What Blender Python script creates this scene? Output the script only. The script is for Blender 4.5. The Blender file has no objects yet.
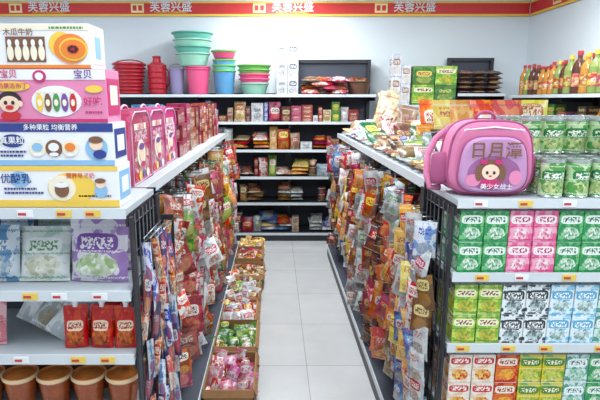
import bpy, math, random
from mathutils import Matrix, Vector
R = random.Random(7)
S = bpy.context.scene
S.view_settings.view_transform = 'Standard'
T = Matrix.Translation
def RX(a): return Matrix.Rotation(math.radians(a), 4, 'X')
def RY(a): return Matrix.Rotation(math.radians(a), 4, 'Y')
def RZ(a): return Matrix.Rotation(math.radians(a), 4, 'Z')

# ---------------------------------------------------------------- materials
def srgb(c):
    return tuple(((x/255)/12.92 if x/255 <= .04045 else ((x/255+.055)/1.055)**2.4) for x in c) + (1,)

def mat(name, c, rough=.5, metal=0, var=.06, scale=8, emit=0, bump=0):
    m = bpy.data.materials.new(name); m.use_nodes = True
    nt = m.node_tree; b = nt.nodes['Principled BSDF']
    col = srgb(c)
    no = nt.nodes.new('ShaderNodeTexNoise'); no.inputs['Scale'].default_value = scale
    tc = nt.nodes.new('ShaderNodeTexCoord'); nt.links.new(tc.outputs['Object'], no.inputs['Vector'])
    mx = nt.nodes.new('ShaderNodeMix'); mx.data_type = 'RGBA'
    mx.inputs[6].default_value = tuple(max(0, x*(1-var)) for x in col[:3])+(1,)
    mx.inputs[7].default_value = tuple(min(1, x*(1+var)) for x in col[:3])+(1,)
    nt.links.new(no.outputs['Fac'], mx.inputs[0])
    nt.links.new(mx.outputs[2], b.inputs['Base Color'])
    b.inputs['Roughness'].default_value = rough
    b.inputs['Metallic'].default_value = metal
    if emit:
        b.inputs['Emission Color'].default_value = col
        b.inputs['Emission Strength'].default_value = emit
    if bump:
        bp = nt.nodes.new('ShaderNodeBump'); bp.inputs['Strength'].default_value = bump
        nt.links.new(no.outputs['Fac'], bp.inputs['Height']); nt.links.new(bp.outputs[0], b.inputs['Normal'])
    return m

def pack(name, base, c2, label, text, food=None, cy=.66, lw=.36, lh=.15, rough=.3, blob=.54, glyph=17, foodcol=None, var=1.0):
    """printed packaging film / carton board; var = how much every packet differs from the next"""
    m = bpy.data.materials.new(name); m.use_nodes = True
    nt = m.node_tree; b = nt.nodes['Principled BSDF']; L = nt.links.new
    uv = nt.nodes.new('ShaderNodeTexCoord')
    def V(op, a):
        n = nt.nodes.new('ShaderNodeVectorMath'); n.operation = op; L(a, n.inputs[0]); return n.outputs[0]
    def sep(a, kind='ShaderNodeSeparateXYZ'):
        n = nt.nodes.new(kind); L(a, n.inputs[0]); return n.outputs
    def M(op, a, bb=0.0):
        n = nt.nodes.new('ShaderNodeMath'); n.operation = op
        for i, q in enumerate((a, bb)):
            if isinstance(q, (int, float)): n.inputs[i].default_value = q
            else: L(q, n.inputs[i])
        return n.outputs[0]
    def mix(f, a, c):
        n = nt.nodes.new('ShaderNodeMix'); n.data_type = 'RGBA'; L(f, n.inputs[0])
        for i, q in ((6, a), (7, c)):
            if isinstance(q, tuple): n.inputs[i].default_value = srgb(q)
            else: L(q, n.inputs[i])
        return n.outputs[2]
    def noise(sc, detail=1.0):
        n = nt.nodes.new('ShaderNodeTexNoise'); n.inputs['Scale'].default_value = sc
        n.inputs['Detail'].default_value = detail; L(uv.outputs['UV'], n.inputs['Vector']); return n.outputs['Fac']
    u, v, _ = sep(V('FRACTION', uv.outputs['UV']))
    wn = nt.nodes.new('ShaderNodeTexWhiteNoise'); wn.noise_dimensions = '2D'; L(V('FLOOR', uv.outputs['UV']), wn.inputs['Vector'])
    r1, r2, r3 = sep(wn.outputs['Color'], 'ShaderNodeSeparateColor')[:3]
    col = mix(M('GREATER_THAN', noise(2.6), blob), base, c2)
    col = mix(M('MULTIPLY', M('GREATER_THAN', noise(7, 2), .6), .7), col, c2)
    if food:
        vo = nt.nodes.new('ShaderNodeTexVoronoi'); vo.inputs['Scale'].default_value = 13; L(uv.outputs['UV'], vo.inputs['Vector'])
        se = sep(vo.outputs['Color'], 'ShaderNodeSeparateColor')
        fc = mix(se[0], food, foodcol or c2)
        cyf = M('ADD', M('MULTIPLY', M('SUBTRACT', r3, .5), .2*var), .28)
        e = M('ADD', M('POWER', M('MULTIPLY', M('SUBTRACT', u, .5), 2.6), 2), M('POWER', M('MULTIPLY', M('SUBTRACT', v, cyf), 4.8), 2))
        col = mix(M('LESS_THAN', M('ADD', e, M('MULTIPLY', noise(7), .8)), 1.3), col, fc)
    cyv = M('ADD', M('MULTIPLY', M('SUBTRACT', r1, .5), .24*var), cy)
    du = M('MULTIPLY', M('SUBTRACT', u, .5), 1/lw); dv = M('MULTIPLY', M('SUBTRACT', v, cyv), 1/lh)
    e = M('ADD', M('POWER', M('ABSOLUTE', du), 4), M('POWER', M('ABSOLUTE', dv), 4))
    vis = M('LESS_THAN', r2, 1-.45*var) if var else 1.0
    col = mix(M('MULTIPLY', M('LESS_THAN', e, 1), vis), col, label)
    g = M('GREATER_THAN', noise(glyph, 2), .5)
    band = M('LESS_THAN', M('ABSOLUTE', dv), .6); bu = M('LESS_THAN', M('ABSOLUTE', du), .8)
    tc = mix(vis, label, text) if var else text
    col = mix(M('MULTIPLY', g, M('MULTIPLY', band, bu)), col, tc)
    for vv, hh in ((.07, .02), (.9, .018), (.5, .016)):
        s2 = M('MULTIPLY', M('LESS_THAN', M('ABSOLUTE', M('SUBTRACT', v, vv)), hh), M('GREATER_THAN', noise(46), .5))
        col = mix(s2, col, text)
    hs = nt.nodes.new('ShaderNodeHueSaturation'); L(col, hs.inputs['Color'])
    k = max(var, .12)
    L(M('ADD', M('MULTIPLY', M('SUBTRACT', r1, .5), .07*k), .5), hs.inputs['Hue'])
    L(M('SUBTRACT', 1.12, M('MULTIPLY', r2, .25*k)), hs.inputs['Saturation'])
    L(M('SUBTRACT', 1.08, M('MULTIPLY', r3, .5*k)), hs.inputs['Value'])
    L(hs.outputs[0], b.inputs['Base Color'])
    b.inputs['Roughness'].default_value = rough
    return m

CH = mat('charcoal_steel', (44, 46, 52), .45, .2)
CHL = mat('charcoal_panel', (62, 67, 80), .6, 0)
STR = mat('price_strip_plastic', (206, 214, 218), .4)
TOPM = mat('shelf_top_grey', (180, 188, 194), .45)
TAG = mat('price_tag_yellow', (228, 196, 90), .6)
TAGR = mat('price_tag_red', (190, 60, 55), .6)
WALL = mat('wall_paint', (222, 231, 237), .85, var=.02, scale=2)
CEIL = mat('ceiling_paint', (235, 236, 238), .9, var=.02)
CHROME = mat('hook_metal', (150, 152, 156), .3, .8)
CARD = mat('cardboard', (164, 122, 80), .85, var=.2, scale=20)
CARDD = mat('cardboard_inner', (120, 86, 56), .9, var=.12, scale=20)
WHITE = mat('white_print', (232, 234, 238), .5)
BLACK = mat('black_print', (40, 36, 42), .5)
REDP = mat('red_print', (196, 40, 46), .45)
YELP = mat('yellow_print', (236, 198, 80), .5)
MAG = mat('magenta_print', (196, 46, 110), .45)
PINK = mat('pink_print', (222, 134, 174), .45)
NAVY = mat('navy_print', (42, 60, 134), .45)
SKYB = mat('skyblue_print', (136, 184, 220), .45)
BRN = mat('brown_print', (124, 84, 60), .5)
ORG = mat('orange_print', (230, 130, 48), .45)
SKIN = mat('cartoon_skin', (240, 210, 186), .5)
GRNP = mat('green_print', (76, 144, 76), .45)
PURP = mat('purple_print', (116, 76, 150), .45)
CREAM = mat('cream_print', (236, 228, 206), .5)

P = {}
P['red']    = pack('film_red', (186, 26, 34), (136, 16, 28), (232, 204, 100), (170, 26, 30), (186, 110, 64), foodcol=(110, 40, 24))
P['red2']   = pack('film_red_white', (200, 44, 48), (226, 222, 218), (228, 224, 220), (184, 30, 38), (164, 94, 54))
P['crim']   = pack('film_crimson', (140, 20, 36), (200, 56, 60), (234, 226, 214), (50, 30, 32), (196, 140, 90))
P['green']  = pack('film_green', (70, 138, 54), (136, 180, 80), (230, 232, 218), (186, 42, 42), (182, 176, 100))
P['dgreen'] = pack('film_dark_green', (34, 90, 58), (68, 124, 76), (226, 206, 116), (28, 70, 36), (174, 136, 76))
P['white']  = pack('film_white', (220, 222, 220), (186, 194, 200), (190, 58, 64), (232, 232, 230), (164, 114, 78))
P['wblue']  = pack('film_white_blue', (212, 220, 226), (112, 158, 204), (50, 88, 156), (232, 234, 236), (188, 180, 154))
P['blue']   = pack('film_blue', (52, 88, 158), (98, 148, 202), (228, 230, 234), (186, 46, 54), (196, 172, 110))
P['brown']  = pack('film_brown', (112, 74, 50), (154, 108, 70), (226, 208, 150), (104, 34, 24), (172, 116, 68))
P['dark']   = pack('film_dark', (50, 42, 46), (98, 44, 46), (192, 60, 52), (228, 218, 194), (144, 100, 62))
P['yellow'] = pack('film_yellow', (230, 180, 50), (238, 206, 104), (192, 44, 42), (236, 228, 208), (190, 114, 62))
P['orange'] = pack('film_orange', (218, 110, 44), (230, 162, 64), (232, 226, 212), (166, 36, 32), (150, 82, 46))
P['purple'] = pack('film_purple', (126, 72, 146), (184, 146, 198), (226, 220, 228), (92, 48, 120), (194, 176, 188))
P['pink']   = pack('film_pink', (214, 104, 142), (232, 176, 196), (230, 226, 226), (176, 36, 86), (216, 162, 142))
P['clear']  = pack('film_silver', (180, 188, 190), (142, 154, 152), (98, 142, 84), (226, 230, 228), (140, 116, 90), blob=.5)
P['tan']    = pack('film_tan', (198, 174, 138), (164, 130, 92), (176, 56, 50), (232, 222, 200), (146, 104, 70), blob=.5)

C = {}
cb = dict(lw=.44, glyph=13, var=0)
C['mgreen'] = pack('milk_green', (56, 138, 86), (116, 184, 122), (226, 234, 226), (34, 106, 66), (226, 232, 222), cy=.72, lh=.14, foodcol=(60, 144, 90), **cb)
C['mpink']  = pack('milk_pink', (218, 112, 150), (230, 164, 186), (234, 228, 230), (184, 46, 94), (232, 222, 226), cy=.72, lh=.14, foodcol=(210, 94, 132), **cb)
C['mlime']  = pack('milk_lime', (116, 170, 74), (182, 206, 108), (228, 226, 194), (116, 50, 54), (204, 184, 88), cy=.72, lh=.13, foodcol=(104, 146, 62), **cb)
C['mblack'] = pack('milk_black', (220, 226, 228), (50, 66, 76), (40, 48, 54), (228, 230, 230), (210, 226, 228), cy=.64, lh=.18, foodcol=(48, 62, 66), **cb)
C['mblue']  = pack('milk_blue', (214, 226, 232), (124, 186, 214), (94, 160, 196), (236, 238, 240), (72, 120, 104), cy=.64, lh=.16, foodcol=(214, 226, 230), **cb)
C['mcyan']  = pack('milk_mint', (202, 222, 218), (90, 152, 138), (232, 236, 234), (44, 114, 104), (98, 166, 124), cy=.7, lh=.14, foodcol=(204, 220, 214), **cb)
C['apple']  = pack('juice_apple', (226, 218, 206), (218, 190, 162), (186, 46, 54), (236, 228, 218), (196, 58, 58), cy=.78, lh=.13, foodcol=(226, 206, 120), **cb)
C['redj']   = pack('juice_red', (186, 52, 50), (216, 122, 80), (230, 222, 206), (150, 28, 34), (226, 190, 94), cy=.74, lh=.14, **cb)
C['ygreen'] = pack('juice_yellow_green', (206, 190, 70), (118, 158, 66), (76, 122, 58), (230, 228, 200), (218, 208, 118), cy=.72, lh=.14, **cb)
C['pinkbox'] = pack('gift_pink', (190, 46, 114), (210, 92, 144), (228, 204, 216), (144, 26, 82), (226, 204, 194), cy=.6, foodcol=(188, 60, 116), var=.6)
C['redbox'] = pack('gift_red', (164, 34, 48), (134, 26, 40), (226, 204, 184), (120, 24, 30), (210, 168, 142), cy=.62)
C['rosebox'] = pack('gift_rose', (196, 84, 104), (154, 44, 60), (230, 218, 214), (134, 28, 44), (204, 160, 134), cy=.62)
C['whitebox'] = pack('box_white', (216, 218, 220), (184, 190, 198), (66, 72, 86), (220, 220, 222), (116, 120, 130), cy=.62, foodcol=(208, 208, 210))
C['greenbox'] = pack('box_green', (52, 118, 62), (92, 150, 76), (228, 220, 124), (166, 38, 36), (194, 180, 100), cy=.62, var=.4)
C['bluebox'] = pack('box_blue', (62, 100, 162), (124, 162, 206), (226, 228, 230), (44, 62, 134), (208, 210, 212), cy=.62)
C['darkbox'] = pack('box_dark', (60, 48, 50), (118, 56, 52), (206, 184, 140), (50, 34, 34), (174, 142, 108), cy=.62)
C['tanbox'] = pack('box_tan', (204, 182, 150), (168, 132, 98), (158, 52, 44), (232, 224, 208), (154, 110, 76), cy=.62)
C['cangreen'] = pack('can_label_green', (182, 206, 164), (90, 150, 82), (50, 120, 70), (230, 232, 220), (206, 210, 156), cy=.62, lw=.4, lh=.16, foodcol=(74, 134, 70), var=0, glyph=13)

# ---------------------------------------------------------------- mesh builder
class MB:
    def __init__(s): s.v=[]; s.f=[]; s.m=[]; s.uv=[]; s.s=[]; s.mats=[]
    def mi(s, m):
        if m not in s.mats: s.mats.append(m)
        return s.mats.index(m)
    def add(s, vs, fs, m, uvs=None, smooth=False, M=None):
        o=len(s.v)
        for p in vs:
            p=Vector(p); s.v.append(tuple(M@p) if M else tuple(p))
        k=s.mi(m)
        for i,f in enumerate(fs):
            s.f.append(tuple(o+j for j in f)); s.m.append(k); s.s.append(smooth)
            s.uv.append(uvs[i] if uvs else [(0,0)]*len(f))
    def box(s, x0,x1,y0,y1,z0,z1, m, M=None, top=None, off=None):
        v=[(x0,y0,z0),(x1,y0,z0),(x1,y1,z0),(x0,y1,z0),(x0,y0,z1),(x1,y0,z1),(x1,y1,z1),(x0,y1,z1)]
        a,b=off or (R.randint(0,60),R.randint(0,60))
        q=[(a+.001,b+.001),(a+.999,b+.001),(a+.999,b+.999),(a+.001,b+.999)]
        side=[(0,1,5,4),(1,2,6,5),(2,3,7,6),(3,0,4,7)]
        s.add(v,side,m,[q]*4,M=M)
        s.add(v,[(4,5,6,7),(3,2,1,0)],top or m,[q]*2,M=M)
    def pillow(s,w,h,t,m,M,hang=False,stand=False,nu=6,nv=8):
        a,b=R.randint(0,80),R.randint(0,80); oz=-h if hang else 0
        for sg in (-1,1):
            vs=[];fs=[];uvs=[]
            for j in range(nv+1):
                v=j/nv
                for i in range(nu+1):
                    u=i/nu
                    vv=min(1,max(0,(v-.06)/.88))
                    pu=max(0,1-abs(2*u-1)**3)**.6
                    pv=(max(0,1-vv**2.5)**.8*(min(1,vv*8+.25)) if stand else max(0,1-abs(2*vv-1)**3)**.6)
                    wr=1+R.uniform(-.22,.22)
                    ed=w*(1-.05*pv)
                    vs.append(((u-.5)*ed, sg*t/2*pu*pv*wr, oz+v*h))
            for j in range(nv):
                for i in range(nu):
                    k=j*(nu+1)+i; f=(k,k+1,k+nu+2,k+nu+1)
                    uu=[(i/nu,j/nv),((i+1)/nu,j/nv),((i+1)/nu,(j+1)/nv),(i/nu,(j+1)/nv)]
                    uu=[(a+.005+.99*p,b+.005+.99*q) for p,q in uu]
                    if sg>0: f=f[::-1]; uu=uu[::-1]
                    fs.append(f); uvs.append(uu)
            s.add(vs,fs,m,uvs,True,M)
    def lathe(s,prof,m,M,seg=20,smooth=True,rep=2,capb=True,capt=True,mats=None,zr=None):
        n=len(prof); a,b=R.randint(0,60),R.randint(0,60)
        z0,z1 = zr or (prof[0][1],prof[-1][1])
        for j in range(n-1):
            vs=[];fs=[];uvs=[]
            for (r,z) in (prof[j],prof[j+1]):
                for i in range(seg):
                    an=2*math.pi*i/seg; vs.append((r*math.sin(an),-r*math.cos(an),z))
            va=min(.999,max(.001,(prof[j][1]-z0)/(z1-z0+1e-6))); vb=min(.999,max(.001,(prof[j+1][1]-z0)/(z1-z0+1e-6)))
            for i in range(seg):
                k=(i+1)%seg; fs.append((i,k,seg+k,seg+i))
                ua=(i*rep/seg+.5); ub=((i+1)*rep/seg+.5)
                uvs.append([(a+ua,b+va),(a+ub,b+va),(a+ub,b+vb),(a+ua,b+vb)])
            s.add(vs,fs,(mats[j] if mats else m),uvs,smooth,M)
        for e,c in ((0,capb),(n-1,capt)):
            if c and prof[e][0]>1e-4:
                r,z=prof[e]; vs=[(r*math.sin(2*math.pi*i/seg),-r*math.cos(2*math.pi*i/seg),z) for i in range(seg)]
                f=tuple(range(seg)); f=f if e else f[::-1]
                s.add(vs,[f],(mats[min(e,n-2)] if mats else m),None,False,M)
    def tube(s,pts,r,m,seg=6,closed=False,M=None):
        pts=[Vector(p) for p in pts]; n=len(pts); vs=[];fs=[]
        for i,p in enumerate(pts):
            a=pts[(i-1)%n] if (closed or i>0) else p; c=pts[(i+1)%n] if (closed or i<n-1) else p
            d=(c-a).normalized(); up=Vector((0,0,1)) if abs(d.z)<.9 else Vector((0,1,0))
            e1=d.cross(up).normalized(); e2=d.cross(e1)
            for k in range(seg):
                an=2*math.pi*k/seg; vs.append(p+r*(math.cos(an)*e1+math.sin(an)*e2))
        for i in range(n if closed else n-1):
            j=(i+1)%n
            for k in range(seg):
                l=(k+1)%seg; fs.append((i*seg+k,i*seg+l,j*seg+l,j*seg+k))
        if not closed: fs+= [tuple(range(seg))[::-1], tuple((n-1)*seg+k for k in range(seg))]
        s.add(vs,fs,m,None,True,M)
    def ell(s,cx,cz,rx,rz,y,m,M=None,seg=24,t=.0015):
        vs=[(cx+rx*math.cos(2*math.pi*i/seg),y,cz+rz*math.sin(2*math.pi*i/seg)) for i in range(seg)]
        vs+= [(p[0],y+t,p[2]) for p in vs]
        fs=[tuple(range(seg))]+[((i+1)%seg,i,seg+i,seg+(i+1)%seg) for i in range(seg)]
        s.add(vs,fs,m,None,False,M)
    def rect(s,x0,x1,z0,z1,y,m,M=None):
        s.box(x0,x1,y,y+.0015,z0,z1,m,M)
    def text(s,body,size,cx,cz,y,m,M=None):
        g=textgeo(body)
        if not g: return
        vs,fs=g
        s.add([(cx+p[0]*size,y,cz+p[1]*size) for p in vs],fs,m,None,False,M)
    def loft(s,outline,prof,m,M=None,cx=0,cz=0):
        n=len(outline); vs=[]
        for (y,sc) in prof:
            for (x,z) in outline: vs.append((cx+(x-cx)*sc,y,cz+(z-cz)*sc))
        fs=[]
        for j in range(len(prof)-1):
            for i in range(n):
                k=(i+1)%n; fs.append((j*n+i,j*n+k,(j+1)*n+k,(j+1)*n+i))
        s.add(vs,fs,m,None,True,M)
        s.add(vs[:n],[tuple(range(n))[::-1]],m,None,False,M); s.add(vs[-n:],[tuple(range(n))],m,None,False,M)
    def obj(s,name,parent=None):
        me=bpy.data.meshes.new(name); me.from_pydata(s.v,[],s.f)
        for m in s.mats: me.materials.append(m)
        me.polygons.foreach_set('material_index',s.m); me.polygons.foreach_set('use_smooth',s.s)
        l=me.uv_layers.new(name='UVMap'); fl=[c for f in s.uv for p in f for c in p]
        l.data.foreach_set('uv',fl); me.update()
        o=bpy.data.objects.new(name,me); S.collection.objects.link(o)
        if parent: o.parent=parent
        return o
_tg={}
def textgeo(body):
    if body in _tg: return _tg[body]
    try:
        cu=bpy.data.curves.new('t','FONT'); cu.body=body; cu.size=1; cu.align_x='CENTER'; cu.align_y='CENTER'; cu.resolution_u=2; cu.offset=.012
        o=bpy.data.objects.new('t',cu); S.collection.objects.link(o); bpy.context.view_layer.update()
        me=bpy.data.meshes.new_from_object(o.evaluated_get(bpy.context.evaluated_depsgraph_get()))
        r=([tuple(v.co) for v in me.vertices],[tuple(p.vertices) for p in me.polygons])
        bpy.data.objects.remove(o); bpy.data.meshes.remove(me)
        _tg[body]=r if r[0] else None
    except Exception as e:
        print('text fail',e); _tg[body]=None
    return _tg[body]

def empty(name):
    e=bpy.data.objects.new(name,None); S.collection.objects.link(e); return e

# ---------------------------------------------------------------- room
YB=6.25; XR=3.03; XL=-4.2; ZC=2.95; YF=-2.0
fm=bpy.data.materials.new('floor_tiles'); fm.use_nodes=True
nt=fm.node_tree; b=nt.nodes['Principled BSDF']
ge=nt.nodes.new('ShaderNodeNewGeometry'); mp=nt.nodes.new('ShaderNodeMapping'); mp.inputs['Location'].default_value=(.40,.1,0)
br=nt.nodes.new('ShaderNodeTexBrick'); br.offset=0; br.squash=1
br.inputs['Color1'].default_value=srgb((205,206,206)); br.inputs['Color2'].default_value=srgb((200,201,201)); br.inputs['Mortar'].default_value=srgb((168,168,166))
br.inputs['Scale'].default_value=1; br.inputs['Mortar Size'].default_value=.003; br.inputs['Brick Width'].default_value=.6; br.inputs['Row Height'].default_value=.6
fn=nt.nodes.new('ShaderNodeTexNoise'); fn.inputs['Scale'].default_value=5; fn.inputs['Detail'].default_value=6; nt.links.new(ge.outputs['Position'],fn.inputs['Vector'])
fx=nt.nodes.new('ShaderNodeMix'); fx.data_type='RGBA'; fx.blend_type='MULTIPLY'; fx.inputs[0].default_value=.18
nt.links.new(ge.outputs['Position'],mp.inputs['Vector']); nt.links.new(mp.outputs[0],br.inputs['Vector']); nt.links.new(br.outputs['Color'],fx.inputs[6]); nt.links.new(fn.outputs['Fac'],fx.inputs[7]); nt.links.new(fx.outputs[2],b.inputs['Base Color'])
b.inputs['Roughness'].default_value=.14
def shell(name,*a,m=WALL):
    g=MB(); g.box(*a,m); return g.obj(name)
shell('floor',XL,XR,YF,YB,-.1,0,m=fm)
shell('ceiling',XL,XR,YF,YB,ZC,ZC+.1,m=CEIL)
shell('wall_back',XL-.1,XR+.1,YB,YB+.1,-.1,ZC+.1)
shell('wall_right',XR,XR+.1,YF,YB,-.1,ZC+.1)
shell('wall_left',XL-.1,XL,YF,YB,-.1,ZC+.1)
shell('baseboard_back',XL,XR,YB-.015,YB,0,.1,m=CHL)

SR=mat('sign_red',(212,56,56),.5); SY=mat('sign_yellow',(240,198,84),.5); SO=mat('sign_cream',(246,228,170),.5)
def band(name,length,M,start):
    g=MB(); g.box(0,length,-.012,0,2.62,2.79,SR,M); g.box(0,length,-.016,0,2.62,2.648,SY,M)
    g.box(0,length,-.016,0,2.77,2.79,SY,M)
    x=start
    while x<length-.9:
        g.box(x,x+.15,-.018,0,2.662,2.765,SO,M)
        g.box(x+.02,x+.065,-.02,0,2.685,2.745,SR,M); g.box(x+.085,x+.13,-.02,0,2.685,2.745,SR,M)
        g.text('芙蓉兴盛',.125,x+.47,2.722,-.019,WHITE,M)
        g.text('FURONG SUPERMARKET',.036,x+.47,2.664,-.019,SY,M)
        x+=1.44
    return g.obj(name)
band('trim_1',XR-XL-.02,T((XL,YB,0)),1.06)
band('trim_2',YB-YF-.05,T((XR,YB-.02,0))@RZ(-90),.5)

# ---------------------------------------------------------------- lights
TUBE=mat('tube_glow',(245,250,255),.5,emit=3)
for (x,y) in ((-2.6,1.0),(0.1,.8),(2.2,1.0),(-2.6,3.8),(0.1,3.4),(2.2,3.8),(0.1,5.3)):
    e=empty('fluorescent_ceiling_light')
    g=MB(); g.box(x-.15,x+.15,y-.62,y+.62,ZC-.05,ZC,CEIL); g.tube([(x-.07,y-.58,ZC-.065),(x-.07,y+.58,ZC-.065)],.014,TUBE,8); g.tube([(x+.07,y-.58,ZC-.065),(x+.07,y+.58,ZC-.065)],.014,TUBE,8)
    g.obj('fixture',e)
    l=bpy.data.lights.new('tube_light','AREA'); l.shape='RECTANGLE'; l.size=.3; l.size_y=1.2; l.energy=36 if y<2 else 52; l.color=(.90,.96,1)
    o=bpy.data.objects.new('tube_light',l); o.location=(x,y,ZC-.09); S.collection.objects.link(o); o.parent=e
w=bpy.data.worlds.new('W'); S.world=w; w.use_nodes=True
w.node_tree.nodes['Background'].inputs[0].default_value=(.86,.93,1,1); w.node_tree.nodes['Background'].inputs[1].default_value=.95

# ---------------------------------------------------------------- shelving
def tags(g,x0,x1,y,z,n,M=None):
    for i in range(n):
        x=x0+(x1-x0)*(i+.5+R.uniform(-.25,.25))/n
        g.box(x-.024,x+.024,y-.003,y,z-.024,z-.002,TAG if R.random()<.7 else WHITE,M); g.box(x-.02,x+.004,y-.0045,y,z-.018,z-.010,TAGR,M)
def gondola(name,xi,xo,xb,y0,y1,topm):
    g=MB(); s=1 if xi>xo else -1; xc=(xi+xo)/2
    def bx(a,b,*r): g.box(min(a,b),max(a,b),*r)
    bx(xb,xo-s*.06,y0,y1,0,.09,CH); bx(xb,xo-s*.06,y0,y1,.09,.12,CHL)
    bx(xb,xb+s*.006,y0,y1,.085,.125,STR)
    bx(xc-.02,xc+.02,y0+.02,y1-.02,.12,1.28,CHL)
    bx(xi,xo,y0,y1,1.28,1.31,topm)
    bx(xi,xi+s*.006,y0,y1,1.272,1.316,STR)
    for z in (.42,.70,.98):
        bx(xi-s*.12,xo+s*.12,y0+.02,y1-.02,z-.025,z,CH)
        bx(xi-s*.12,xi-s*.114,y0+.02,y1-.02,z-.03,z+.005,STR)
    n=4
    for i in range(n):
        y=y0+(y1-y0-.04)*i/(n-1)
        bx(xc-.04,xc+.04,y,y+.04,.1,1.29,CH)
        for z in (.42,.70,.98,1.28):
            bx(xc,xi-s*.10,y,y+.012,z-.07,z-.02,CH); bx(xc,xo+s*.10,y,y+.012,z-.07,z-.02,CH)
    bx(xi-s*.01,xi-s*.04,y0,y0+.03,.1,1.28,CH); bx(xo+s*.01,xo+s*.04,y0,y0+.03,.1,1.28,CH)
    bx(xi-s*.01,xi-s*.04,y1-.03,y1,.1,1.28,CH)
    return g.obj(name)
gondola('gondola_shelf',-.51,-1.37,-.40,1.93,5.25,TOPM)
gondola('gondola_shelf',.65,1.55,.565,2.13,5.2,TOPM)

def endcap(name,x0,x1,y0,y1,zs,inner,s):
    g=MB(); g.box(x0,x1,y0+.02,y1,0,.12,CH)
    g.box(x0,x1,y1-.02,y1,.1,zs[0],CHL)
    for x in (x0,x1-.03): g.box(x,x+.03,y1-.035,y1,.1,zs[0]+.0,CH)
    for z in zs:
        g.box(x0,x1,y0+.004,y1-.02,z-.022,z,TOPM)
        g.box(x0,x1,y0,y0+.006,z-.03,z+.004,STR)
        tags(g,x0,x1,y0,z,6)
        for x in (x0,x1-.008): g.box(x,x+.008,y0+.02,y1-.02,z-.06,z-.02,CH)
    x=inner
    g.box(min(x,x+s*.008),max(x,x+s*.008),y0+.012,y0+.042,.1,zs[0]-.03,CH)
    g.box(min(x,x+s*.008),max(x,x+s*.008),y1-.05,y1,.1,zs[0]-.02,CH)
    for i in range(1,7):
        y=y0+.03+(y1-y0-.06)*i/7; g.tube([(x,y,.12),(x,y,zs[0]-.03)],.0035,CH,6)
    for i in range(12):
        z=.2+(zs[0]-.26)*i/11; g.tube([(x,y0+.03,z),(x,y1-.02,z)],.003,CH,5)
    return g.obj(name)
ZL=[1.32,1.05,.83,.61,.33]; ZR=[1.31,1.04,.765,.49,.22]
endcap('end_cap_shelf',-1.28,-.46,1.50,1.90,ZL,-.455,1)
endcap('end_cap_shelf',.635,1.60,1.70,2.10,ZR,.630,-1)

def wallunit(name,x0,x1,y0,y1,zs,ptop,base=.1,M=None,panel=CHL):
    g=MB(); g.box(x0,x1,y0,y1,0,base,CH,M); g.box(x0,x1,y0-.004,y0,base-.03,base,STR,M)
    g.box(x0,x1,y1-.02,y1,base,ptop,panel,M)
    n=max(1,round((x1-x0)/1.0))
    for i in range(n+1):
        x=x0+(x1-x0-.04)*i/n; g.box(x,x+.04,y1-.06,y1-.018,base,ptop,CH,M)
    g.box(x0,x1,y1-.05,y1-.018,ptop-.04,ptop,CH,M)
    for z in zs:
        g.box(x0,x1,y0,y1-.02,z-.022,z,CH,M); g.box(x0,x1,y0-.006,y0,z-.028,z+.003,STR,M)
        for i in range(n+1):
            x=x0+(x1-x0-.01)*i/n; g.box(x,x+.01,y0+.03,y1-.02,z-.07,z-.02,CH,M)
    return g.obj(name)
ZB=[1.71,1.405,1.087,.773,.464]
wallunit('display_shelving',-1.95,.17,5.76,6.2,ZB,1.73)
wallunit('display_shelving',.17,1.14,5.76,6.2,ZB,2.12)
wallunit('display_shelving',1.30,2.05,5.76,6.2,[1.41,1.09,.77],1.42)
wallunit('display_shelving',2.06,2.60,5.76,6.2,[1.72,1.41,1.09,.77],2.14)
MR=T((2.62,5.7,0))@RZ(-90)
wallunit('display_shelving',0,2.9,0,.38,[1.70,1.36,1.02,.68,.36],1.9,M=MR)

# ---------------------------------------------------------------- stock rows
def stock(name,x0,x1,yf,yb,z,hmax,keys,ckeys,dens=.9,M=Matrix(),boxes=.5,flat=0):
    g=MB(); x=x0
    while x<x1-.12:
        w=R.choice((R.uniform(.04,.08),R.uniform(.07,.15)));
        if R.random()<dens:
            q=R.random()
            if q<flat:
                w=R.uniform(.14,.2); m=P[R.choice(keys)]
                for k in range(R.randint(1,4)):
                    g.pillow(w,.2,.05,m if R.random()<.7 else P[R.choice(keys)],M@T((x+w/2,yf+.02+R.uniform(0,.03),z+.024+.042*k))@RZ(R.uniform(-15,15))@RX(-R.uniform(62,82)),nu=5,nv=6)
            elif q<flat+boxes*(1-flat):
                h=hmax*R.uniform(.3,1); m=C[R.choice(ckeys)]; n=R.choice((1,2,2)) if h>hmax*.6 else 1; hh=h/n; off=(R.randint(0,50),R.randint(0,50))
                for i in range(n): g.box(x,x+w-.006,yf+R.uniform(0,.04),yf+.14,z+i*hh,z+(i+1)*hh-.002,m,M,off=off)
            else:
                w=max(w,.09); h=hmax*R.uniform(.5,.98)
                m=P[R.choice(keys)]
                for k in range(2):
                    g.pillow(w,h,.05,m,M@T((x+w/2,yf+.04+k*.08,z))@RZ(R.uniform(-18,18))@RX(-R.uniform(3,22)),stand=True,nu=5,nv=6)
        x+=w+.004
    return g.obj(name)
CK=['whitebox','tanbox','redbox','rosebox','bluebox','greenbox','darkbox','whitebox']
AK=list(P.keys())
stock('packaged_groceries',-1.9,1.08,5.79,6.1,1.405,.24,AK,CK,boxes=.8,dens=1)
stock('packaged_groceries',-1.9,1.08,5.79,6.1,1.087,.27,AK,CK,dens=.95,boxes=.4,flat=.25)
stock('packaged_groceries',-1.9,1.08,5.79,6.1,.773,.26,['clear','white','green','wblue','yellow','pink','white','red2','dark'],CK,dens=.9,boxes=.1,flat=.45)
stock('packaged_groceries',-1.9,1.08,5.79,6.1,.464,.24,['clear','tan','dark','white','brown','green','wblue'],CK,dens=.85,boxes=.1,flat=.6)
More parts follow.
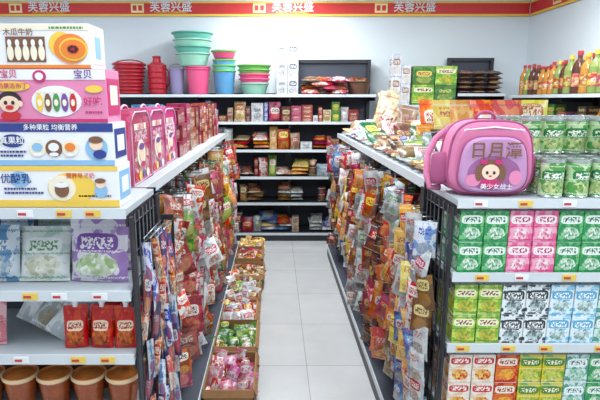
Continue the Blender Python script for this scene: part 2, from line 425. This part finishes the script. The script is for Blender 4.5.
stock('packaged_groceries',-1.9,1.08,5.79,6.1,.10,.28,['red','white','clear','dark','brown','blue','yellow'],CK,dens=.9,boxes=.2,flat=.45)
stock('packaged_groceries',1.33,2.0,5.79,6.1,1.09,.2,AK,CK)
stock('packaged_groceries',2.1,2.55,5.79,6.1,1.41,.2,AK,CK)
for z in (1.36,1.02,.68):
    stock('packaged_groceries',.1,2.85,.03,.3,z,.26,['yellow','orange','tan','white','green'],CK,M=MR)
for side in (0,1):
    for z in (.12,.42,.70,.98):
        M = (T((-.66,1.98,z))@RZ(90)) if side==0 else (T((.80,5.15,z))@RZ(-90))
        L_=3.2 if side==0 else 2.9
        stock('packaged_groceries',0.02,L_,.0,.12,0,.22,AK,CK,M=M,boxes=.25)

# ---------------------------------------------------------------- hanging packets
def hang(name,side,y0,y1,keys,step=.15,zt=1.22,rows=(.0,)):
    g=MB(); y=y0
    while y<y1:
        for k,dx in enumerate(rows):
            s=1 if side==0 else -1
            x=(-.465 if side==0 else .615)+s*(-dx+R.uniform(0,.03))
            zz=zt+R.uniform(-.10,.03)
            g.tube([(x-s*.17,y,zz+.012),(x+s*.03,y,zz+.012),(x+s*.035,y,zz+.03)],.003,CHROME,5)
            key=R.choice(keys); ph=R.uniform(.10,.19); pw=ph*R.uniform(.6,.85); z=zz
            zend=.24+R.uniform(0,.35)
            while z>zend:
                if R.random()<.3: key=R.choice(keys)
                for q in range(R.choice((1,2,2))):
                    a=s*R.uniform(0,95)
                    g.pillow(pw,ph,.034,P[key],T((x+R.uniform(-.03,.035)*s,y+R.uniform(-.05,.05),z+R.uniform(-.03,.02)))@RZ(a)@RY(R.uniform(-20,20))@RX(R.uniform(-16,16)),hang=True,nu=5,nv=7)
                z-=ph*R.uniform(.55,.85)
            g.box(x-.004,x+.004,y-.001,y+.001,z,zz+.02,STR)
        y+=step*R.uniform(.8,1.2)
    return g.obj(name)
hang('hanging_snack_packets',0,2.06,5.2,['red','red','red2','crim','crim','red','red2','green','white','dgreen','brown','clear','white','orange'],step=.14,rows=(0,.05))
hang('hanging_snack_packets',1,2.26,5.15,['white','tan','brown','wblue','red2','dark','dgreen','red','crim','blue','clear','white','dark','yellow','orange'],step=.13,rows=(0,.05))

g=MB()
STK=[pack('stick_blue',(214,218,224),(70,114,184),(50,84,164),(228,228,230),(190,66,66)),
     pack('stick_orange',(214,108,64),(226,210,194),(176,46,44),(232,224,206),(120,66,54)),
     pack('stick_navy',(58,60,110),(176,66,76),(216,210,210),(44,46,114),(204,140,118))]
for r_ in range(6):
    z=1.19-r_*.115
    for k in range(8):
        x=-.435+.02*(k%3); y=1.62+k*.034
        g.pillow(.03,.15,.016,STK[(r_*2+k)%3],T((x+R.uniform(-.006,.006),y,z+R.uniform(-.03,.02)))@RZ(R.uniform(-20,70))@RY(R.uniform(-12,12)),hang=True,nu=4)
for k in range(3):
    x=-.435+.02*k; g.tube([(x,1.60,1.20),(x,1.87,1.20)],.003,CHROME,5)
g.box(-.44,-.39,1.87,1.876,.4,1.22,CH)
g.obj('hanging_stick_packs')
g=MB()
for k in range(5):
    y=1.84+k*.075
    g.tube([(.620,y,1.20),(.575,y,1.20)],.003,CHROME,5)
    z=1.2-.05*(k%2)
    key=['wblue','dark','white','brown','white'][k]
    while z>.4:
        if R.random()<.4: key=R.choice(['white','blue','dark','brown','red2','wblue','clear','yellow'])
        g.pillow(.085,.14,.03,P[key],T((.582+R.uniform(-.02,.004),y,z))@RZ(-R.uniform(20,88))@RY(R.uniform(-14,14)),hang=True); z-=.105
g.obj('hanging_snack_packets')

# ---------------------------------------------------------------- floor cartons with packets
cols=[['pink','red2','crim'],['green','green','dgreen'],['red','red','white'],['white','green','brown'],['brown','tan','orange'],['brown','tan','red'],['yellow','yellow','orange']]
y=2.40
for i,ks in enumerate(cols):
    g=MB(); l=R.uniform(.36,.42); x0=-.385; x1=-.13+R.uniform(-.01,.03)
    h=.11+R.uniform(0,.05); y1=y+l
    g.box(x0,x1,y,y1,0,.006,CARDD); t=.006
    g.box(x0,x1,y,y+t,0,h,CARD); g.box(x0,x1,y1-t,y1,0,h,CARD); g.box(x0,x0+t,y,y1,0,h,CARD); g.box(x1-t,x1,y,y1,0,h,CARD)
    g.box(0,R.uniform(.02,.05),0,l,-.002,.002,CARD,T((x1,y,h))@RY(R.uniform(50,85)))
    if R.random()<.6: g.box(x0,x1,0,.04,-.002,.002,CARD,T((0,y,h))@RX(-R.uniform(110,130)))
    for layer in range(2):
      for a in range(3):
        for b_ in range(6):
            px=x0+.05+a*(x1-x0-.10)/2; py=y+.055+b_*(l-.10)/5
            sc=R.uniform(.8,1.1)
            g.pillow(.085*sc,.125*sc,.03,P[R.choice(ks)],T((px+R.uniform(-.015,.012),py,.03+layer*.035+R.uniform(-.01,.01)))@RZ(R.uniform(-50,50))@RX(-R.uniform(30,72))@T((0,0,-.02)),nu=5,nv=7)
    g.obj('carton_of_snack_packets'); y=y1+R.uniform(.025,.06)

# ---------------------------------------------------------------- left end cap: stacked gift cases
zt=1.322; yf=1.5285
def case(z,h,xr,side=WHITE,front=WHITE,xl=-1.12):
    g=MB(); g.box(xl,xr,1.53,1.66,z,z+h,front)
    g.box(xl+.002,xr-.002,1.532,1.658,z+h,z+h+.002,side)
    return g
def smallprint(g,x0,x1,z,n,m):
    x=x0
    while x<x1:
        w_=R.uniform(.004,.010); g.rect(x,min(x+w_,x1),z-.003,z+.003,yf-.001,m); x+=w_+.003
H=.128
g=case(zt,H,-.485)
g.rect(-1.12,-.485,zt,zt+.022,yf,YELP); g.rect(-1.12,-.485,zt+H-.014,zt+H,yf,YELP)
g.ell(-.63,zt+.06,.075,.048,yf-.001,YELP); g.ell(-.66,zt+.06,.042,.04,yf-.002,CREAM); g.ell(-.66,zt+.055,.022,.024,yf-.004,BRN); g.ell(-.66,zt+.07,.022,.008,yf-.005,WHITE)
g.ell(-.79,zt+.088,.032,.024,yf-.001,SKYB); g.text('优酸乳',.032,-.80,zt+.088,yf-.003,NAVY); g.text('营养早餐奶',.018,-.60,zt+.098,yf-.004,REDP)
smallprint(g,-.84,-.72,zt+.045,0,NAVY); smallprint(g,-.84,-.74,zt+.058,0,NAVY); smallprint(g,-.61,-.51,zt+.035,0,BRN)
g.ell(-.54,zt+.052,.02,.022,yf-.002,SKYB); g.ell(-.54,zt+.074,.015,.015,yf-.003,SKIN); g.ell(-.54,zt+.083,.017,.008,yf-.004,BRN)
g.box(-.486,-.4835,1.54,1.65,zt+.02,zt+.11,SKYB); g.box(-.486,-.483,1.56,1.63,zt+.04,zt+.09,WHITE)
g.obj('drink_gift_case')
z=zt+H+.003; g=case(z,H,-.492)
g.rect(-1.12,-.492,z+.102,z+H,yf,NAVY); g.rect(-1.12,-.492,z,z+.016,yf,SKYB)
g.text('多种果粒 均衡营养',.02,-.68,z+.115,yf-.003,WHITE); g.ell(-.80,z+.075,.036,.02,yf-.001,NAVY); g.text('真果粒',.025,-.80,z+.075,yf-.003,WHITE)
smallprint(g,-.84,-.76,z+.042,0,NAVY); smallprint(g,-.84,-.77,z+.030,0,NAVY)
for k in range(3):
    g.ell(-.725+.05*k,z+.052,.026,.026,yf-.001,[CREAM,BRN,CREAM][k]); g.ell(-.725+.05*k,z+.056,.016,.013,yf-.003,[SKYB,WHITE,ORG][k]); g.ell(-.725+.05*k,z+.034,.014,.006,yf-.004,WHITE)
g.ell(-.545,z+.052,.034,.036,yf-.001,SKYB); g.ell(-.545,z+.064,.020,.018,yf-.003,SKIN); g.ell(-.545,z+.078,.022,.011,yf-.004,BRN); g.ell(-.535,z+.034,.02,.014,yf-.004,NAVY)
g.box(-.494,-.490,1.54,1.65,z+.02,z+.11,NAVY); g.box(-.494,-.4895,1.56,1.63,z+.04,z+.09,WHITE)
g.obj('drink_gift_case')
z=z+H+.003; H2=.155; g=case(z,H2,-.505,side=PINK,front=PINK)
g.rect(-1.12,-.505,z+.125,z+H2,yf,WHITE); g.rect(-1.12,-.505,z,z+.01,yf,MAG)
g.text('旺旺 宝贝',.026,-.82,z+.14,yf-.003,MAG); g.text('宝贝',.028,-.57,z+.139,yf-.003,PURP)
g.ell(-.70,z+.135,.02,.018,yf-.002,MAG); g.ell(-.70,z+.135,.012,.011,yf-.004,WHITE)
g.ell(-.79,z+.106,.06,.015,yf-.002,YELP); g.text('牛奶果冻布丁',.018,-.79,z+.106,yf-.005,MAG)
g.ell(-.655,z+.062,.075,.046,yf-.001,WHITE)
for k in range(5): g.ell(-.705+.025*k,z+.058,.0105,.027,yf-.003,[YELP,BRN,GRNP,PURP,REDP][k]); g.ell(-.705+.025*k,z+.09,.007,.005,yf-.004,CREAM); g.ell(-.705+.025*k,z+.058,.006,.01,yf-.0045,CREAM)
cx_=-.795
g.ell(cx_,z+.062,.036,.030,yf-.002,BLACK); g.ell(cx_,z+.054,.030,.024,yf-.004,SKIN); g.ell(cx_,z+.044,.012,.007,yf-.006,REDP); g.ell(cx_-.011,z+.058,.005,.006,yf-.006,BLACK); g.ell(cx_+.011,z+.058,.005,.006,yf-.006,BLACK)
g.ell(cx_,z+.02,.03,.014,yf-.003,REDP); g.ell(cx_-.032,z+.055,.007,.009,yf-.005,SKIN); g.ell(cx_+.032,z+.055,.007,.009,yf-.005,SKIN)
g.ell(-.54,z+.098,.026,.011,yf-.003,YELP); g.text('好吃',.028,-.545,z+.06,yf-.005,MAG); smallprint(g,-.57,-.52,z+.03,0,MAG)
g.box(-.507,-.503,1.54,1.65,z+.02,z+.13,MAG); g.box(-.507,-.5025,1.56,1.63,z+.05,z+.11,CREAM)
g.obj('drink_gift_case')
z=z+H2+.003; g=case(z,.125,-.545,xl=-1.0)
g.rect(-1.0,-.545,z+.108,z+.125,yf,CREAM); g.rect(-1.0,-.545,z,z+.010,yf,ORG)
# papaya: whole fruit and cut half with seeds
g.ell(-.628,z+.068,.036,.036,yf-.001,YELP); g.ell(-.60,z+.056,.050,.042,yf-.002,ORG); g.ell(-.592,z+.054,.042,.033,yf-.0035,YELP); g.ell(-.592,z+.054,.037,.027,yf-.005,ORG); g.ell(-.592,z+.054,.017,.012,yf-.0065,REDP)
for a in range(7): g.ell(-.592+.011*math.cos(a*.9),z+.054+.007*math.sin(a*.9),.004,.004,yf-.008,BLACK,seg=8)
g.rect(-.79,-.675,z+.018,z+.09,yf-.001,BRN)
for k in range(5): g.ell(-.778+.023*k,z+.044,.0095,.022,yf-.003,CREAM); g.ell(-.778+.023*k,z+.072,.006,.010,yf-.004,WHITE)
g.text('木瓜牛奶',.022,-.75,z+.101,yf-.004,BRN); g.text('浓浓木瓜',.016,-.86,z+.08,yf-.004,ORG); g.rect(-.95,-.83,z+.02,z+.035,yf-.001,GRNP); smallprint(g,-.66,-.56,z+.115,0,GRNP)
g.box(-.547,-.543,1.54,1.65,z+.015,z+.11,CREAM); g.box(-.547,-.5425,1.57,1.62,z+.03,z+.095,SKYB)
g.obj('drink_gift_case')

def bag(x,y,z,w,h,t,m,rz=0,rx=-6,stand=True):
    g=MB(); g.pillow(w,h,t,m,T((x,y,z))@RZ(rz)@RX(rx),stand=stand,nu=12,nv=14); return g
BG=pack('bag_pale_green',(214,220,218),(184,202,198),(228,232,230),(100,150,110),(222,222,216),foodcol=(170,176,150),var=.3)
BP=pack('bag_violet',(214,210,220),(158,124,178),(124,78,154),(230,228,232),(222,226,216),foodcol=(140,168,116),var=.3)
BB=pack('bag_white_blue',(204,214,222),(96,140,178),(222,226,228),(50,92,140),(190,196,190),var=.3)
for (x,w,h,m,rx) in ((-.915,.12,.19,BB,-8),(-.775,.17,.185,BG,-16),(-.59,.20,.21,BP,-8)):
    bag(x,1.60,1.052,w,h,.07,m,R.uniform(-6,6),rx).obj('snack_bag')
    bag(x-.01,1.72,1.052,w,h,.06,m,R.uniform(-6,6),rx).obj('snack_bag')
WB=pack('bag_clear_white',(212,216,218),(180,188,192),(222,225,227),(172,180,184),None,blob=.5,var=.4)
for k in range(3):
    g=MB(); g.pillow(.10,.24,.05,WB if k%2==0 else P['clear'],T((-.76-.06*k,1.61+.03*k,.845+.012*k))@RY(38-6*k)@RX(-14),nu=8,nv=10); g.obj('snack_bag')
g=MB(); g.pillow(.1,.16,.04,P['pink'],T((-.965,1.58,.832))@RX(-10),stand=True); g.obj('snack_bag')
RP=pack('pouch_red',(186,38,38),(206,78,54),(228,204,180),(146,28,26),(204,118,66),cy=.55,lw=.34,lh=.12,blob=.58,foodcol=(112,36,28),var=.15)
g=MB()
for k,x in enumerate((-.668,-.582,-.500)):
    for r_ in range(3):
        M=T((x,1.56+.075*r_,.832))@RZ(R.uniform(-8,8))@RX(-6)
        g.pillow(.08,.145,.045,RP,M,stand=True,nu=8,nv=10)
        g.lathe([(.008,.14),(.008,.152),(.011,.152),(.011,.168)],WHITE,M,10)
g.obj('spout_pouches')
AMB=mat('amber_jelly',(144,70,34),.15,var=.5,scale=45); LID=mat('foil_lid_orange',(206,120,52),.25,var=.4,scale=40); RIM=mat('cup_rim_clear',(222,190,150),.25)
for zz in (.612,.332):
    g=MB()
    for k in range(6):
        for r_ in range(2):
            x=-.525-.118*k; yy=1.575+.125*r_
            g.lathe([(.038,0),(.042,.008),(.046,.05),(.048,.05),(.053,.10),(.056,.105),(.059,.107),(.059,.117),(.055,.118),(.052,.112),(.044,.113),(.02,.119),(0,.120)],AMB,T((x,yy,zz)),22,mats=[AMB,AMB,RIM,AMB,RIM,RIM,RIM,RIM,LID,LID,LID,LID])
    g.obj('jelly_cups')

# ---------------------------------------------------------------- right end cap: drink cartons
def hash_key(k): return sum(ord(c) for c in k)%17
def cartons(z,pattern,w=.0875,h=.112,d=.06):
    g=MB(); x=.655
    for key in pattern:
        off=(9+hash_key(key),4)
        for t in range(2):
            for r_ in range(3):
                m=C[key]; x0=x+R.uniform(-.001,.001); y0=1.715+r_*(d+.003)+R.uniform(0,.004); z0=z+.001+t*(h+.002)
                g.box(x0,x0+w-.004,y0,y0+d,z0,z0+h,m,top=WHITE,off=off)
                if t==1:
                    g.box(x0+.004,x0+w-.008,y0+d/2-.001,y0+d/2+.001,z0+h,z0+h+.006,m)
                    g.ell(x0+.02,0,.004,.004,0,CHROME,T((0,y0+.012,z0+h+.001))@RX(90),10)
        x+=w
    return g.obj('drink_cartons')
cartons(1.04,['mgreen','mgreen','mpink','mpink','mgreen','mgreen','mgreen','mpink','mpink'])
cartons(.765,['mlime','mlime','mblack','mblack','mblue','mblue','mcyan','mcyan','mblue'])
cartons(.49,['apple','apple','redj','ygreen','ygreen','mcyan','mgreen','apple','apple'])
cartons(.22,['apple','redj','redj','ygreen','ygreen','mcyan','mgreen','apple','apple'],h=.11)

CANR=mat('can_rim_tin',(180,188,188),.25,.7); LIDG=mat('can_lid_green',(64,116,74),.4)
def can(g,x,y,z,r=.042,h=.135):
    g.lathe([(r,0),(r,.004),(r-.002,.007),(r-.002,h-.012),(r,h-.010),(r,h),(r-.004,h),(r-.005,h-.004),(0,h-.004)],C['cangreen'],T((x,y,z))@RZ(R.uniform(-25,25)),24,mats=[CANR,CANR,C['cangreen'],CANR,CANR,CANR,CANR,LIDG],zr=(.007,h-.012))
g=MB()
for k in range(7):
    can(g,.985+.09*k,1.765,1.311); can(g,.985+.09*k,1.86,1.311)
    can(g,.985+.09*k,1.955,1.311); can(g,.985+.09*k,1.955,1.447)
    if k>2: can(g,.985+.09*k,1.86,1.447)
g.obj('stacked_cans')
g=MB()
for k in range(5):
    for t in range(2):
        for r_ in range(2): can(g,1.02+.092*k,2.19+.095*r_,1.311+.136*t)
g.obj('stacked_cans')

# ---------------------------------------------------------------- pink backpack
BPK=mat('backpack_pink',(208,120,160),.75,var=.14,scale=14,bump=.25); BPD=mat('backpack_dark_pink',(164,78,122),.65,var=.1); BPL=mat('backpack_lilac',(190,142,186),.7,var=.1)
BPM=mat('backpack_print_mauve',(150,92,140),.6,var=.3,scale=40)
def outline(w,h,n=40,top=.78,e=3.2):
    o=[]
    for i in range(n):
        a=2*math.pi*i/n; c,s_=math.cos(a),math.sin(a)
        x=math.copysign(abs(c)**(2/e),c); z=math.copysign(abs(s_)**(2/e),s_)
        t=(z+1)/2; o.append((x*w/2*(1-(1-top)*t**2),h*t))
    return o
e=empty('pink_backpack')
MBp=T((.775,1.84,1.312))@RZ(-4)
g=MB(); o=outline(.31,.268,e=3.8,top=.84)
g.loft(o,[(-.075,.86),(-.07,.93),(-.05,.985),(0,1),(.04,1),(.07,.94),(.075,.85)],BPK,MBp,cz=.13)
for y_,sc in ((-.055,.985),(.05,1.0)):
    g.tube([(x*sc,y_,.13+(z-.13)*sc) for x,z in o],.0045,BPD,6,True,MBp)
g.obj('body',e)
g=MB(); o2=[(x,z+.014) for x,z in outline(.245,.2,top=.84,e=3.8)]
g.loft(o2,[(-.10,.9),(-.095,.96),(-.08,1),(-.06,1)],BPL,MBp,cz=.11)
g.tube([(x,-.084,z) for x,z in o2],.004,BPD,6,True,MBp)
F=-.1015
g.ell(0,.085,.09,.062,F,BPM,MBp); g.ell(-.07,.06,.026,.022,F-.001,PINK,MBp); g.ell(.075,.07,.022,.026,F-.001,PINK,MBp)
g.ell(-.012,.098,.042,.036,F-.001,BRN,MBp); g.ell(-.012,.090,.030,.027,F-.0025,SKIN,MBp)
for s_ in (-1,1):
    g.ell(-.012+s_*.012,.088,.0045,.006,F-.004,BLACK,MBp); g.ell(-.012+s_*.04,.085,.012,.028,F-.002,BRN,MBp)
    g.ell(-.012+s_*.025,.126,.013,.009,F-.004,MAG,MBp)
g.ell(-.012,.076,.005,.0025,F-.004,REDP,MBp); g.ell(-.012,.05,.034,.018,F-.002,MAG,MBp)
g.text('日月潭',.06,.0,.163,F-.006,BRN,MBp); g.text('美少女战士',.022,.01,.038,F-.006,WHITE,MBp)
g.obj('front_pocket',e)
g=MB()
sp=[(x*.24,z*.40+.03) for x,z in outline(.3,.3)]
g.loft(sp,[(-.03,.8),(-.022,1),(.022,1),(.03,.8)],BPD,MBp@T((-.162,0,0))@RZ(70),cz=.09)
g.loft(sp,[(-.03,.8),(-.022,1),(.022,1),(.03,.8)],BPD,MBp@T((.150,0.02,0))@RZ(-70),cz=.09)
g.tube([(.035*math.cos(t*math.pi/8),.03,.266+.03*math.sin(t*math.pi/8)) for t in range(9)],.006,BPD,8,False,MBp)
g.tube([(-.05,.075,.24),(-.1,.12,.235),(-.15,.13,.19),(-.185,.10,.13),(-.195,.06,.06),(-.19,.02,.014),(-.15,.03,.012)],.013,BPK,8,False,MBp)
g.tube([(.05,.075,.25),(.09,.13,.24),(.10,.14,.16),(.10,.12,.08),(.09,.08,.015)],.013,BPK,8,False,MBp)
g.tube([(-.12,-.06,.205),(-.10,-.072,.235),(0,-.078,.245),(.10,-.072,.235),(.12,-.06,.205)],.003,WHITE,5,False,MBp)
g.obj('straps_and_side_pockets',e)

# ---------------------------------------------------------------- left gondola top: gift boxes
PB=C['pinkbox']
HM=mat('handle_plastic_pink',(222,170,196),.4)
y=1.96
for i in range(3):
    g=MB(); l=.33; x1=-.565-.01*i
    o=[(0,0),(l,0),(l,.24),(l-.03,.285),(l-.07,.30),(.07,.30),(.03,.285),(0,.24)]
    vs=[(x1,y+a,1.312+b_) for a,b_ in o]+[(x1-.13,y+a,1.312+b_) for a,b_ in o]
    n=len(o); rr=(R.randint(0,40),i*3)
    uva=[(rr[0]+.01+.98*a/l,rr[1]+.01+.98*b_/.3) for a,b_ in o]
    g.add(vs,[tuple(range(n)),tuple(range(2*n-1,n-1,-1))],PB,[uva,uva[::-1]])
    g.add(vs,[((k+1)%n,k,n+k,n+(k+1)%n) for k in range(n)],PB,[[(rr[0]+.02,rr[1]+.1),(rr[0]+.1,rr[1]+.1),(rr[0]+.1,rr[1]+.3),(rr[0]+.02,rr[1]+.3)]]*n)
    g.tube([(x1-.065,y+l/2+.05*math.cos(t*math.pi/8),1.606+.022*math.sin(t*math.pi/8)) for t in range(9)],.005,HM,6)
    g.tube([(x1+.002,y+a*.92+.012,1.314+b_*.96) for a,b_ in o],.004,HM,6,True)
    A=T((x1+.003,y+l/2-.02,1.43))@RZ(90)
    g.ell(0,0,.062,.058,0,CREAM,A); g.ell(0,0,.036,.034,-.002,SKIN,A); g.ell(0,.03,.036,.014,-.004,PURP,A); g.ell(.01,-.045,.03,.012,-.004,MAG,A)
    for q in range(4): g.ell(-.09+.06*q,-.09,.022,.018,-.001,[REDP,YELP,PURP,CREAM][q],A)
    g.rect(-.09,.09,.10,.125,0,CREAM,A); g.text('儿童食品',.026,0,.112,-.002,MAG,A)
    g.obj('snack_gift_box')
    y+=l+.015
g=MB()
while y<5.05:
    l=R.uniform(.10,.17); k=R.choice(['redbox','redbox','rosebox','redbox','redbox','tanbox'])
    off=(R.randint(0,60),R.randint(0,60)); nt_=R.choice((2,3)); hh=R.uniform(.28,.32)/nt_
    for t in range(nt_):
        g.box(-.70,-.57+R.uniform(-.025,.0),y,y+l,1.312+t*hh,1.312+(t+1)*hh-.002,C[k],off=off)
    y+=l+.008
g.obj('stacked_snack_boxes')
g=MB(); y=2.0
while y<5.0:
    l=R.uniform(.16,.26); hh=R.uniform(.2,.3); g.box(-1.22,-1.0,y,y+l,1.312,1.312+hh,C[R.choice(['redbox','bluebox','rosebox','whitebox'])]); y+=l+.01
g.obj('stacked_snack_boxes')

# ---------------------------------------------------------------- right gondola top: bags
g=MB(); y=2.42
while y<5.1:
    near=y<3.2
    ks=(['tan','brown','white','clear','dark','red2','yellow','clear','green'] if near else ['tan','white','clear','clear','brown','brown','dark','wblue','dgreen','red2','yellow'])
    for c in range(5):
        x=.78+c*.165+R.uniform(-.03,.03)
        if c>=2 and 2.75<y<3.75: continue
        h=R.uniform(.13,.19) if near else R.uniform(.14,.23)
        w_=R.uniform(.10,.16)
        lean=R.uniform(40,75) if c==0 else R.uniform(15,60)
        g.pillow(w_,h,.06,P[R.choice(ks)],T((x,y+R.uniform(-.03,.03),1.325))@RZ(R.uniform(-80,40))@RX(-lean),stand=True,nu=7)
    y+=R.uniform(.10,.15)
g.obj('heaped_snack_bags')
g=MB(); y=2.25
while y<5.1:
    g.pillow(.13,.15,.035,P[R.choice(['white','clear','tan','clear','brown','wblue'])],T((.74,y,1.332))@RZ(R.uniform(60,120))@RX(-86)@T((0,0,-.085)),nu=6); y+=.13
g.obj('flat_snack_packets')
SK=pack('sack_cream',(204,188,156),(168,142,110),(220,210,188),(136,60,46),(182,154,114),blob=.55,var=.4)
for (x,y,h,w_,a,m) in ((.93,4.55,.42,.18,12,SK),(1.10,4.6,.44,.16,-14,SK),(.86,4.2,.31,.15,22,SK),(1.02,4.0,.30,.16,10,P['tan']),(1.2,4.4,.3,.18,0,P['clear'])):
    g=MB(); g.pillow(w_,h,.09,m,T((x,y,1.315))@RZ(R.uniform(-30,0))@RY(a)@RX(-12),stand=True,nu=8,nv=10); g.obj('rice_bag')
g=MB()
for k in range(12): g.pillow(.17,.34,.09,P[R.choice(['yellow','orange','yellow'])],T((1.10+.125*(k%4),2.9+.3*(k//4),1.318))@RZ(R.uniform(-20,20))@RX(-12),stand=True)
g.obj('chip_bags')

# ---------------------------------------------------------------- tubs and baskets on the back shelving
def basin(g,x,y,z,r,h,m,rim=None):
    g.lathe([(r*.72,0),(r*.76,.01),(r*.94,h-.01),(r,h),(r*1.03,h),(r*1.03,h+.012),(r*.97,h+.012),(r*.9,h-.02),(r*.7,.02),(0,.02)],m,T((x,y,z)),26,mats=[m,m,rim or m,rim or m,rim or m,rim or m,m,m,m])
TEAL=mat('plastic_teal',(98,176,158),.35); MINT=mat('plastic_mint',(152,208,184),.35); HPINK=mat('plastic_hot_pink',(226,88,134),.35); GREENP=mat('plastic_green',(116,180,92),.35)
REDPL=mat('plastic_red',(180,36,52),.35); LAV=mat('plastic_lavender',(142,136,176),.4); BLUPL=mat('plastic_blue',(84,146,190),.35); BRNPL=mat('plastic_brown',(104,72,56),.4)
zt2=1.711; yc=5.95
g=MB()
for k in range(9):
    z=.02+k*.04; r=.13+.045*k/8; g.tube([((r+.006*(i%2))*math.cos(2*math.pi*i/24),(r+.006*(i%2))*math.sin(2*math.pi*i/24),z) for i in range(24)],.014,REDPL,5,True,T((-1.68,yc,zt2)))
g.lathe([(.125,0),(.13,.02),(.17,.34),(.163,.34),(.11,.03),(0,.03)],REDPL,T((-1.68,yc,zt2)),24)
g.tube([(.17*math.cos(t*math.pi/8),0,.34+.05*math.sin(t*math.pi/8)) for t in range(9)],.008,REDPL,6,False,T((-1.68,yc,zt2)))
g.obj('woven_basket')
g=MB(); M=T((-1.36,yc,zt2)); g.lathe([(.09,0),(.10,.02),(.105,.3),(.11,.3),(.11,.33),(.07,.36),(.05,.36),(.045,.4),(.05,.43),(0,.44)],REDPL,M,24)
for z in (.06,.12,.18,.24): g.lathe([(.105,z),(.112,z+.01),(.105,z+.02)],REDPL,M,24,capb=False,capt=False)
g.tube([(.1,0,.3),(.13,0,.26),(.13,0,.12),(.1,0,.08)],.01,REDPL,6,False,M); g.obj('lidded_jug')
g=MB(); basin(g,-1.135,5.95,zt2,.09,.28,LAV); g.tube([(.09*math.cos(t*math.pi/8),0,.285+.06*math.sin(t*math.pi/8)) for t in range(9)],.005,CHROME,6,False,T((-1.135,5.95,zt2))); g.obj('bucket')
g=MB()
for k in range(2): basin(g,-.89,yc,zt2+k*.022,.145,.28,HPINK)
g.obj('bucket')
g=MB()
for k,m in enumerate((MINT,TEAL,MINT,TEAL)): basin(g,-.94,yc,zt2+.318+k*.075,.195+.012*k,.13,m)
g.obj('stacked_basins')
g=MB()
for k,m in enumerate((BLUPL,TEAL,BLUPL)): basin(g,-.585,yc,zt2+k*.06,.135,.26,m,GREENP)
basin(g,-.585,yc,zt2+.40,.145,.08,HPINK,GREENP); g.obj('stacked_buckets')
g=MB()
for k,m in enumerate((MINT,HPINK,HPINK,GREENP,GREENP)): basin(g,-.24,yc,zt2+k*.05,.17+.006*k,.12,m)
g.obj('stacked_basins')
g=MB()
for t in range(3):
    for q in range(2): g.box(.02+q*.125,.14+q*.125,yc-.08,yc+.08,zt2+t*.19,zt2+t*.19+.188,C['whitebox'],off=(3,q))
g.obj('boxed_kettles')
g=MB()
for k in range(16): g.pillow(.2,.18,.06,P[R.choice(['red','crim','red2','dark'])],T((.40+.11*(k%4),5.84+.05*(k%3),zt2+.03+.045*(k//4)))@RZ(R.uniform(-30,30))@RX(-80)@T((0,0,-.08)),nu=6)
g.obj('heaped_snack_bags')
g=MB(); basin(g,.97,yc,zt2,.14,.14,BRNPL)
for k in range(5): g.pillow(.1,.16,.04,P[R.choice(['brown','dark'])],T((.92+.025*k,yc-.04+.02*k,zt2+.04))@RX(-10)@RY(R.uniform(-15,15)))
g.obj('basket_of_packets')

g=MB()
for t in range(3):
    for q in range(2):
        g.box(1.56+q*.25,1.80+q*.25,5.80,6.05,1.411+t*.205,1.411+(t+1)*.205-.002,C['greenbox'] if (q+t)%2==0 else C['mlime'],off=(5+q,3+t))
g.obj('stacked_snack_boxes')
TW=pack('towel_roll_print',(222,222,224),(184,192,206),(154,110,86),(228,228,228),(194,184,172),foodcol=(218,218,218),var=.2)
g=MB()
for q in range(2):
    for t in range(3): g.box(1.32+q*.11,1.425+q*.11,5.82,5.98,1.411+t*(.25-.04*q),1.411+(t+1)*(.25-.04*q)-.003,TW,off=(t,q))
g.obj('paper_towel_packs')
g=MB()
for t in range(5):
    for q in range(3): g.pillow(.17,.2,.05,P['dark'],T((2.16+.165*q,5.86+R.uniform(0,.05),1.745+.052*t))@RX(-84)@T((0,0,-.1)),nu=6)
g.obj('heaped_snack_bags')

# ---------------------------------------------------------------- bottles on right wall shelving
OIL=mat('oil_amber',(180,124,54),.15); SOY=mat('soy_dark',(84,48,36),.2); OILG=mat('oil_green',(128,144,80),.2); CAPR=mat('cap_red',(170,44,42),.4); CAPY=mat('cap_yellow',(220,180,70),.4)
LBL=pack('bottle_label',(182,68,56),(220,188,98),(226,218,200),(154,34,32),(200,150,80),cy=.5)
def bottle(g,x,y,z,r,h,m,cap):
    g.lathe([(r*.9,0),(r,.01),(r,h*.18),(r*1.01,h*.18),(r*1.01,h*.48),(r,h*.48),(r,h*.62),(r*.8,h*.72),(r*.36,h*.82),(r*.34,h*.9),(r*.42,h*.9),(r*.42,h),(0,h)],m,T((x,y,z)),18,mats=[m,m,m,LBL,m,m,m,m,m,cap,cap,cap],zr=(h*.18,h*.48))
g=MB(); y=5.55
while y>3.2:
    tall=y<4.75
    r=.055 if tall else .042; h=.36 if tall else .3
    mm=R.choice([OIL,OIL,SOY,OILG]); cc=R.choice([CAPR,CAPY,CAPR])
    for q in range(2): bottle(g,2.69+q*.13,y,1.701,r,h*R.uniform(.92,1.05),mm,cc)
    y-=r*2+.012
g.obj('oil_and_sauce_bottles')

# ---------------------------------------------------------------- camera
cd=bpy.data.cameras.new('camera'); cd.lens=30; cd.sensor_width=36; cd.shift_x=25/600
co=bpy.data.objects.new('camera',cd); co.location=(0,0,1.65); co.rotation_euler=(math.radians(90-11.31),0,0)
S.collection.objects.link(co); S.camera=co
